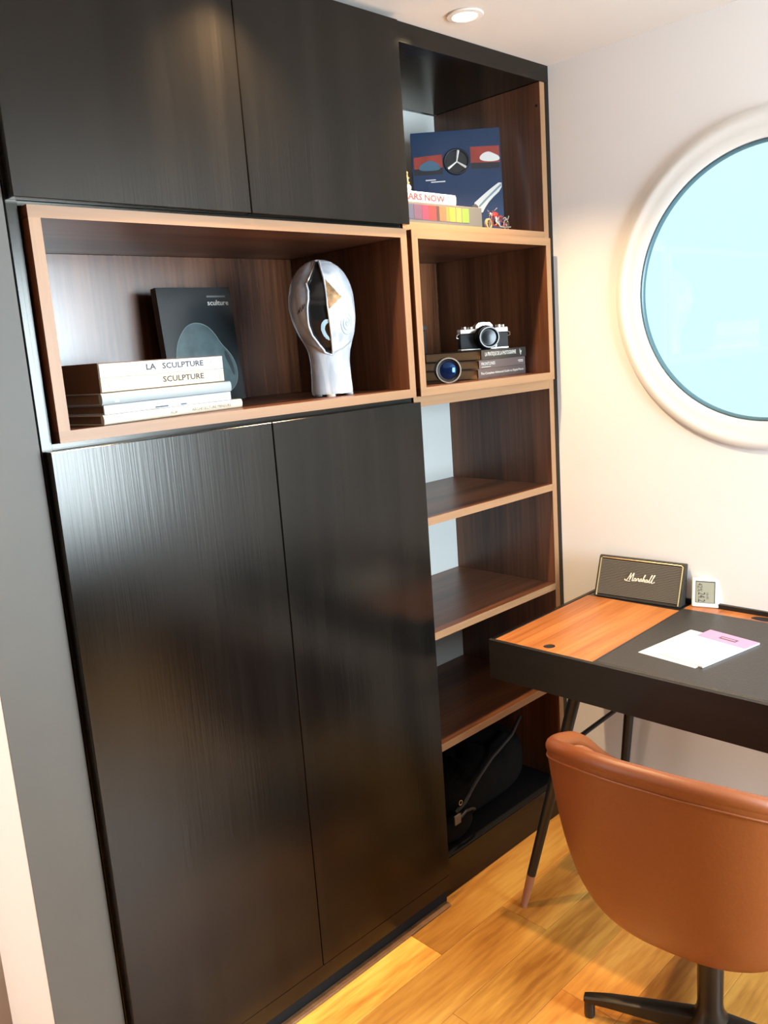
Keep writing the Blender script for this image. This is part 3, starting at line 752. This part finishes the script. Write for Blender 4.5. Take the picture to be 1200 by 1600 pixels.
# ============================================================ TOP NICHE
ZT = 1.8862+.0003
blue_c = flat('deep_blue_cover', (.008, .028, .075), .35, noise=.12, scale=6)
bb = thing('book', 'large blue book with red car pictures and a steering wheel on its cover, propped upright', 'book', (1.462, .262, ZT+.0035), -44*D2R)
bb.rotation_euler = (-6*D2R, 0, -44*D2R)
BW, BHh, BT = .262, .305, .028
bx('cover_board', blue_c, bb, 0, BW, 0, .003, 0, BHh, .0006); bx('cover_board', blue_c, bb, 0, BW, BT-.003, BT, 0, BHh, .0006)
bx('pages', M_['white_paper'], bb, .004, BW-.004, .0035, BT-.0035, .004, BHh-.004, 0); bx('spine', blue_c, bb, 0, .003, .0031, BT-.0031, 0, BHh, 0)
def bc(u, v, d=.0004): return Vector((u*BW, -d, v*BHh))
def bprism(name, poly, mat, d0=.0001, d1=.0004): return MB().prism(poly, lambda u, v, d: bc(u, v, d), d0, d1).build(name, mat, bb)
redp = flat('dull_red_print', (.24, .035, .025), .4, noise=.2, scale=20); darkp = flat('near_black_print', (.012, .015, .02), .4); lightb = flat('grey_blue_print', (.16, .22, .26), .4); whitep = flat('white_print', (.55, .55, .52), .4)
bprism('picture_left', [(.02, .60), (.34, .60), (.34, .785), (.02, .77)], redp)
bprism('picture_left_ground', [(.02, .60), (.34, .60), (.34, .66), (.02, .66)], darkp, .0004, .0006)
bprism('car_left', smooth_poly([(.07, .64), (.08, .69), (.14, .72), (.20, .735), (.26, .72), (.32, .67), (.30, .635)], 2), flat('blue_car_print', (.04, .10, .16), .4), .0006, .0008)
bprism('picture_right', [(.66, .63), (.985, .62), (.985, .83), (.66, .835)], redp)
bprism('picture_right_ground', [(.66, .63), (.985, .62), (.985, .675), (.66, .685)], darkp, .0004, .0006)
bprism('car_right', smooth_poly([(.75, .71), (.78, .76), (.86, .785), (.92, .76), (.985, .73), (.985, .69), (.85, .685)], 2), whitep, .0006, .0008)
ring_c = (.50, .705)
MB().tube([bc(ring_c[0]+.135*math.cos(a*math.pi/16), ring_c[1]+.115*math.sin(a*math.pi/16), .0014) for a in range(32)], .0035, 6, closed=True).build('steering_wheel', darkp, bb, True)
bprism('wheel_centre', [(ring_c[0]+.13*math.cos(a*math.pi/12), ring_c[1]+.11*math.sin(a*math.pi/12)) for a in range(24)], darkp, .0001, .0006)
m = MB()
for a in (80, 215, 325):
    m.tube([bc(*ring_c, .0016), bc(ring_c[0]+.125*math.cos(a*D2R), ring_c[1]+.105*math.sin(a*D2R), .0016)], .0035, 6, radii=[.002, .0042])
m.build('wheel_spokes', whitep, bb, True)
bprism('chrome_tail', smooth_poly([(.99, .50), (.86, .43), (.72, .34), (.66, .30), (.70, .24), (.755, .20), (.79, .255), (.86, .33), (.99, .42)], 1), whitep)
bprism('chrome_tail_shade', [(.985, .475), (.80, .34), (.72, .275), (.73, .26), (.83, .34), (.985, .45)], lightb, .0004, .0006)
bprism('lamp_print', smooth_poly([(.60, .21), (.67, .31), (.73, .26), (.67, .14), (.60, .15)], 1), flat('grey_brown_print', (.10, .08, .07), .4), .0004, .0006)
bprism('print_line', [(.14, .545), (.255, .545), (.255, .555), (.14, .555)], whitep)
bprism('print_line', [(.20, .525), (.36, .525), (.36, .535), (.20, .535)], whitep)
bprism('thin_line', [(.155, .20), (.160, .20), (.160, .52), (.155, .52)], darkp, .0001, .0003)
# colour stripe box
sb = thing('colour_stripe_box', 'long low grey box with rainbow stripes along its front, on the top shelf edge', 'box', (1.14, .010, ZT), 0)
SBL, SBH = .318, .052
grey_c = flat('warm_grey_card', (.11, .10, .085), .5)
bx('box_body', grey_c, sb, 0, SBL, .0, .17, 0, SBH, .001)
stripes = [(.0, .045, (0.060, 0.060, 0.096)), (.045, .075, (0.096, 0.048, 0.078)), (.075, .100, (0.192, 0.030, 0.060)), (.100, .130, (0.372, 0.030, 0.030)), (.130, .142, (0.060, 0.030, 0.024)), (.142, .165, (0.372, 0.096, 0.042)), (.167, .180, (0.360, 0.156, 0.036)), (.181, .206, (0.420, 0.252, 0.036)), (.209, .230, (0.420, 0.312, 0.048)), (.233, .262, (0.156, 0.276, 0.036))]
for k, (a, c, col) in enumerate(stripes):
    bx('colour_stripe', flat('stripe_colour_%d' % k, col, .45), sb, a+.0008, c-.0008, -.0007, -.0001, .010, SBH-.006, 0)
b = book('white book with red lettering lying on the colour stripe box', (1.135, .022, ZT+SBH+.0005), 0, .228, .14, .0285, white_c, M_['white_paper'], rounded=True)
lettering('CARS NOW', 'lettering', M_['red_ink'], b, (.022, -.0032, .006), RX, UP, width=.160, height=.0165, bold=.03)
band(b, 'spine_mark', flat('green_print', (.1, .25, .2), .5), .200, .206, .006, .011, -.003)
og = thing('ornament', 'tiny gold figure with a white ball base on the white book', 'ornament', (1.200, .040, ZT+SBH+.0005+.0289))
MB().sphere((0, 0, .009), .009, n=16).build('white_base', white_c, og, True)
MB().tube([(0, 0, .017), (.001, 0, .028), (-.001, 0, .038), (0, 0, .044)], .003, 8, radii=[.0035, .0025, .0035, .002]).sphere((.0, 0, .046), .0035, n=10).tube([(0, 0, .036), (.008, 0, .034)], .0012, 6).tube([(0, 0, .027), (.008, 0, .022)], .0012, 6).build('gold_figure', M_['brass'], og, True)
# toy motorcycle
mt = thing('toy_motorcycle', 'small red and chrome toy motorcycle parked on the top shelf edge', 'toy', (1.4890, .022, ZT), 4*D2R)
def wheel(x, r, nm):
    w = MB().lathe([(r, -.003), (r, .003), (r-.0035, .0038), (r-.0045, 0), (r-.0035, -.0038)], (x, 0, r+.0003), (0, 1, 0), 28, True).build('wheel', M_[nm], mt, True)
    s = MB(); s.cyl((x, -.003, r), (x, .003, r), .003, n=12)
    for k in range(6):
        a = k*math.pi/3; s.tube([(x, 0, r), (x+(r-.004)*math.cos(a), 0, r+(r-.004)*math.sin(a))], .0006, 5)
    s.build('spokes', M_['steel'], w, True)
wheel(.012, .0145, 'gold'); wheel(.098, .0160, 'steel')
MB().tube([(.012, -.004, .0148), (.024, -.004, .036), (.029, -.004, .046)], .0011, 6).tube([(.012, .004, .0148), (.024, .004, .036), (.029, .004, .046)], .0011, 6).build('front_fork', M_['steel'], mt, True)
MB().tube([(.034, -.016, .056), (.029, -.010, .050), (.029, .010, .050), (.034, .016, .056)], .0012, 6).build('handlebar', M_['steel'], mt, True)
MB().sphere((.021, 0, .042), .005, n=12).build('headlamp', M_['steel'], mt, True)
MB().sphere((.046, 0, .041), .010, (1.5, .65, .75), 16).build('fuel_tank', M_['red'], mt, True)
MB().sphere((.070, 0, .036), .009, (1.7, .7, .5), 16).build('saddle', flat('dark_red_seat', (.16, .02, .015), .5), mt, True)
MB().tube([(.084, 0, .033), (.095, 0, .0365), (.106, 0, .031), (.112, 0, .036), (.115, 0, .042)], .0022, 8).build('rear_fender', M_['steel'], mt, True)
MB().box(.044, .064, -.006, .006, .012, .028, .003).cyl((.052, 0, .026), (.047, 0, .036), .0045, n=12).cyl((.056, 0, .026), (.062, 0, .036), .0045, n=12).build('engine', M_['steel'], mt, True)
MB().tube([(.046, -.008, .02), (.056, -.010, .008), (.080, -.010, .007), (.108, -.010, .010)], .0022, 8).build('exhaust_pipe', M_['steel'], mt, True)
MB().tube([(.027, 0, .042), (.036, 0, .012), (.070, 0, .010), (.098, 0, .0163)], .0014, 6).tube([(.030, 0, .043), (.060, 0, .034), (.098, 0, .0163)], .0014, 6).build('frame', M_['red'], mt, True)

# ============================================================ DESK ITEMS
# speaker: front face tilted back
R_ = Matrix.Rotation(DR, 3, 'Z')
spk = thing('speaker', 'black box speaker with ribbed grille and gold piping, leaning against the wall on the desk', 'speaker', (1.694, -.1665, ZD+.0010), 4.6*D2R-DR*0)
# local: -x faces viewer, length along -y
SLn, SHt, SD0, SD1, TL = .266, .116, .038, .014, .044
body = [(0, 0), (SD0, 0), (TL+SD1, SHt-.004), (TL+SD1-.004, SHt), (TL+.004, SHt), (TL-.001, SHt-.004)]
MB().prism(body, lambda u, v, d: Vector((u, d, v)), -SLn, 0).build('cabinet', flat('black_vinyl', (.018, .016, .013), .5, bump=.5, scale=700), spk, True)
gx = TL/SHt; fn_ = Vector((-SHt, 0, TL)).normalized(); fu = Vector((TL, 0, SHt)).normalized(); FL = math.hypot(TL, SHt)
def fp(a, c, o): return fu*(c*FL)+Vector((0, -a*SLn, 0))+fn_*o
gr = MB()
nR = 22
for k in range(nR):
    c0 = .075+.85*k/nR; c1 = .075+.85*(k+.62)/nR
    gr.prism([(.035, c0), (.965, c0), (.965, c1), (.035, c1)], lambda u, v, d: fp(u, v, d), .0006, .0022)
gb = gr.build('grille_ribs', flat('grille_cloth', (.135, .118, .090), .7), spk); gb['kind'] = 'stuff'
MB().prism([(.032, .065), (.968, .065), (.968, .93), (.032, .93)], lambda u, v, d: fp(u, v, d), .0001, .0007).build('grille_backing', flat('grille_backing_cloth', (.035, .03, .024), .8), spk)
gp = [(.027, .0), (.027, .93), (.045, .955), (.955, .955), (.973, .93), (.973, .0)]
m = MB(); m.tube([fp(a, max(c, .02), .0012) for a, c in gp], .0019, 8); m.build('gold_piping', M_['gold'], spk, True)
# script logo drawn as strokes
strokes = [
 [(0, .25), (.03, .12), (.07, .15), (.12, .55), (.155, .98), (.16, .6), (.165, .2), (.20, .6), (.25, 1.0), (.255, .6), (.26, .12), (.30, .18)],
 [(.36, .42), (.32, .42), (.31, .18), (.35, .15), (.375, .42), (.375, .15), (.41, .20)],
 [(.41, .20), (.43, .48), (.45, .40), (.47, .42), (.465, .2), (.49, .16)],
 [(.49, .16), (.54, .50), (.545, .2), (.50, .14), (.58, .20)],
 [(.58, .20), (.64, .9), (.615, .8), (.60, .14), (.63, .42), (.66, .40), (.655, .16), (.69, .2)],
 [(.75, .42), (.71, .42), (.70, .18), (.735, .15), (.76, .42), (.76, .15), (.79, .20)],
 [(.79, .20), (.865, .95), (.84, .9), (.82, .2), (.86, .15)],
 [(.86, .15), (.945, .98), (.92, .92), (.90, .2), (.95, .15), (1.0, .3)],
 [(.0, .12), (.10, .05), (.20, .06)]]
m = MB()
def cr(p, n=6):
    P = [p[0]]+list(p)+[p[-1]]; o = []
    for i in range(1, len(P)-2):
        for k in range(n):
            t = k/n; q = []
            for c in (0, 1):
                a, b_, c_, d_ = P[i-1][c], P[i][c], P[i+1][c], P[i+2][c]
                q.append(.5*((2*b_)+(-a+c_)*t+(2*a-5*b_+4*c_-d_)*t*t+(-a+3*b_-3*c_+d_)*t**3))
            o.append(tuple(q))
    o.append(p[-1]); return o
for st in strokes:
    pts = [fp(.345+.345*(x+.10*(y-.3)*.5), .44+.21*y, .0034) for x, y in cr(st)]
    m.tube(pts, .00125, 6)
m.build('script_logo', flat('cream_metal', (.75, .70, .55), .3), spk, True)
MB().prism([(.40, .905), (.60, .905), (.60, .915), (.40, .915)], lambda u, v, d: fp(u, v, d), .0001, .0005).build('grille_seam', M_['blackpl'], spk)
# thermometer
thm = thing('thermometer', 'small white digital thermometer standing on the desk beside the speaker', 'thermometer', (1.746, -.4500, ZD+.0002), -20*D2R)
thm.rotation_euler = (0, 9*D2R, 17.5*D2R)
# local: face -x, width along -y
TW, TT, THh = .0735, .012, .083
MB().box(0, TT, -TW, 0, .0, THh, .0045, seg=3).build('case', M_['white_pl'], thm, True)
MB().box(-.0008, .001, -TW+.0105, -.0105, .0125, THh-.0085, .0004).build('display_surround', flat('dark_display_edge', (.06, .06, .05), .4), thm)
lcd = flat('lcd_grey_green', (.33, .33, .25), .3); seg = flat('lcd_digits', (.03, .03, .025), .5)
MB().box(-.0013, -.0009, -TW+.0130, -.0120, .0140, THh-.0115, 0).build('display', lcd, thm)
DN = (0, 0, -1); LF = (0, -1, 0)
# digits run down the face, rotated a quarter turn
lettering('42%', 'lettering', seg, thm, (-.0014, -.0160, .0685), (0, 0, -1), (0, -1, 0), width=.024, height=.013, lift=.0002)
lettering('24.2', 'lettering', seg, thm, (-.0014, -.0180, .0425), (0, 0, -1), (0, -1, 0), width=.027, height=.019, lift=.0002)
lettering('16:45', 'lettering', seg, thm, (-.0014, -.0400, .0420), (0, 0, -1), (0, -1, 0), width=.018, height=.006, lift=.0002)
for o in list(thm.children):
    if o.name.startswith('lettering'):
        # text normals must face -x: mirror the lift
        for v in o.data.vertices: v.co.x = -.00155
# papers
ZP = ZD+.0010
def sheet(name, label, cat, corners, z, th, mat):
    t = thing(name, label, cat, (corners[0][0], corners[0][1], z))
    m = MB(); m.prism([(x-corners[0][0], y-corners[0][1]) for x, y in corners], lambda u, v, d: Vector((u, v, d)), 0, th)
    m.build('page', mat, t); return t
pw = [(1.3426, -.509), (1.5650, -.540), (1.5690, -.660), (1.3290, -.6720)]
pw = [(1.3426, -.509), (1.5623, -.5380), (1.5420, -.690), (1.3252, -.6640)]
sheet('paper_sheet', 'plain white paper sheet under the pink-topped notepad on the desk', 'paper', pw, ZP, .0004, M_['white_paper'])
pn = [(1.5799, -.5828), (1.5538, -.7195), (1.3350, -.6777), (1.3600, -.5500)]
t = sheet('notepad', 'white notepad with a pink header lying half over the white sheet', 'notepad', pn, ZP+.0006, .0035, M_['white_paper'])
P0, P1, P2, P3 = [Vector((x-pn[0][0], y-pn[0][1], 0)) for x, y in pn]
def pq(u, v, d):  # u across the top edge (P0->P1), v from top to bottom
    p = P0.lerp(P1, u).lerp(P3.lerp(P2, u), v); return Vector((p.x, p.y, d))
MB().prism([(0, 0), (1, 0), (1, .27), (0, .27)], pq, .0036, .0039).build('pink_header', flat('pink_print', (.60, .30, .48), .5), t)
MB().prism([(.36, .10), (.70, .10), (.70, .175), (.36, .175)], pq, .0040, .0042).build('header_mark', flat('plum_print', (.13, .05, .09), .5), t)
MB().prism([(.39, .125), (.67, .125), (.67, .15), (.39, .15)], pq, .0042, .0044).build('header_text_line', flat('pink_text', (.60, .36, .48), .5), t)

# ============================================================ BLACK BAG
bag = thing('bag', 'black soft bag with straps slumped in the dark bottom niche', 'bag', (1.43, .2, .1175))
fab = flat('black_nylon', (.004, .004, .004), .9, spec=.15, noise=.3, bump=.8, scale=35); strap = flat('dark_webbing', (.022, .020, .020), .5, bump=.5, scale=300)
def blob(u, v):
    a = u*2*math.pi; ph = (v-.5)*math.pi
    def sg(x, p): return math.copysign(abs(x)**p, x)
    x = .245*sg(math.cos(ph), .5)*sg(math.cos(a), .6); y = .145*sg(math.cos(ph), .5)*sg(math.sin(a), .6); z = .100+.098*sg(math.sin(ph), .6)
    w = .012*math.sin(9*x/.25+3*a)+.008*math.sin(23*x+17*y)
    k = max(0, z-.03)/.2
    return Vector((x+w*.4*k, y+w*k*.6, max(.0006, z+w*k-.05*k*(x+.25)*0-.04*k*(1 if x < -.1 else 0))))
MB().grid(blob, 72, 32, True).build('bag_body', fab, bag, 'full', weld=True)
MB().grid(lambda u, v: Vector((-.19+.075*math.cos(u*6.283)*max(0, math.sin(v*3.1416))**.5, -.158+.022*math.sin(u*6.283)*max(0, math.sin(v*3.1416))**.5, .003+.085*v)), 40, 16, True).build('front_pocket', fab, bag, 'full')
MB().tube([(-.20, -.17, .100), (-.16, -.175, .118), (-.10, -.165, .150), (.0, -.150, .185), (.12, -.14, .215), (.22, -.10, .23)], .006, 8).build('strap', strap, bag, True)
MB().tube([(-.21, -.19, .088), (-.18, -.195, .105), (-.15, -.192, .098), (-.13, -.185, .085)], .004, 8).build('handle_loop', strap, bag, True)
MB().box(-.232, -.205, -.196, -.192, .080, .110, .001, rot=None).build('name_tag', flat('beige_tag', (.14, .12, .09), .5), bag)
MB().lathe([(.006, -.0015), (.008, -.0015), (.008, .0015), (.006, .0015)], (-.185, -.178, .128), (0, 1, 0), 20, True).build('buckle', M_['steel'], bag, True)
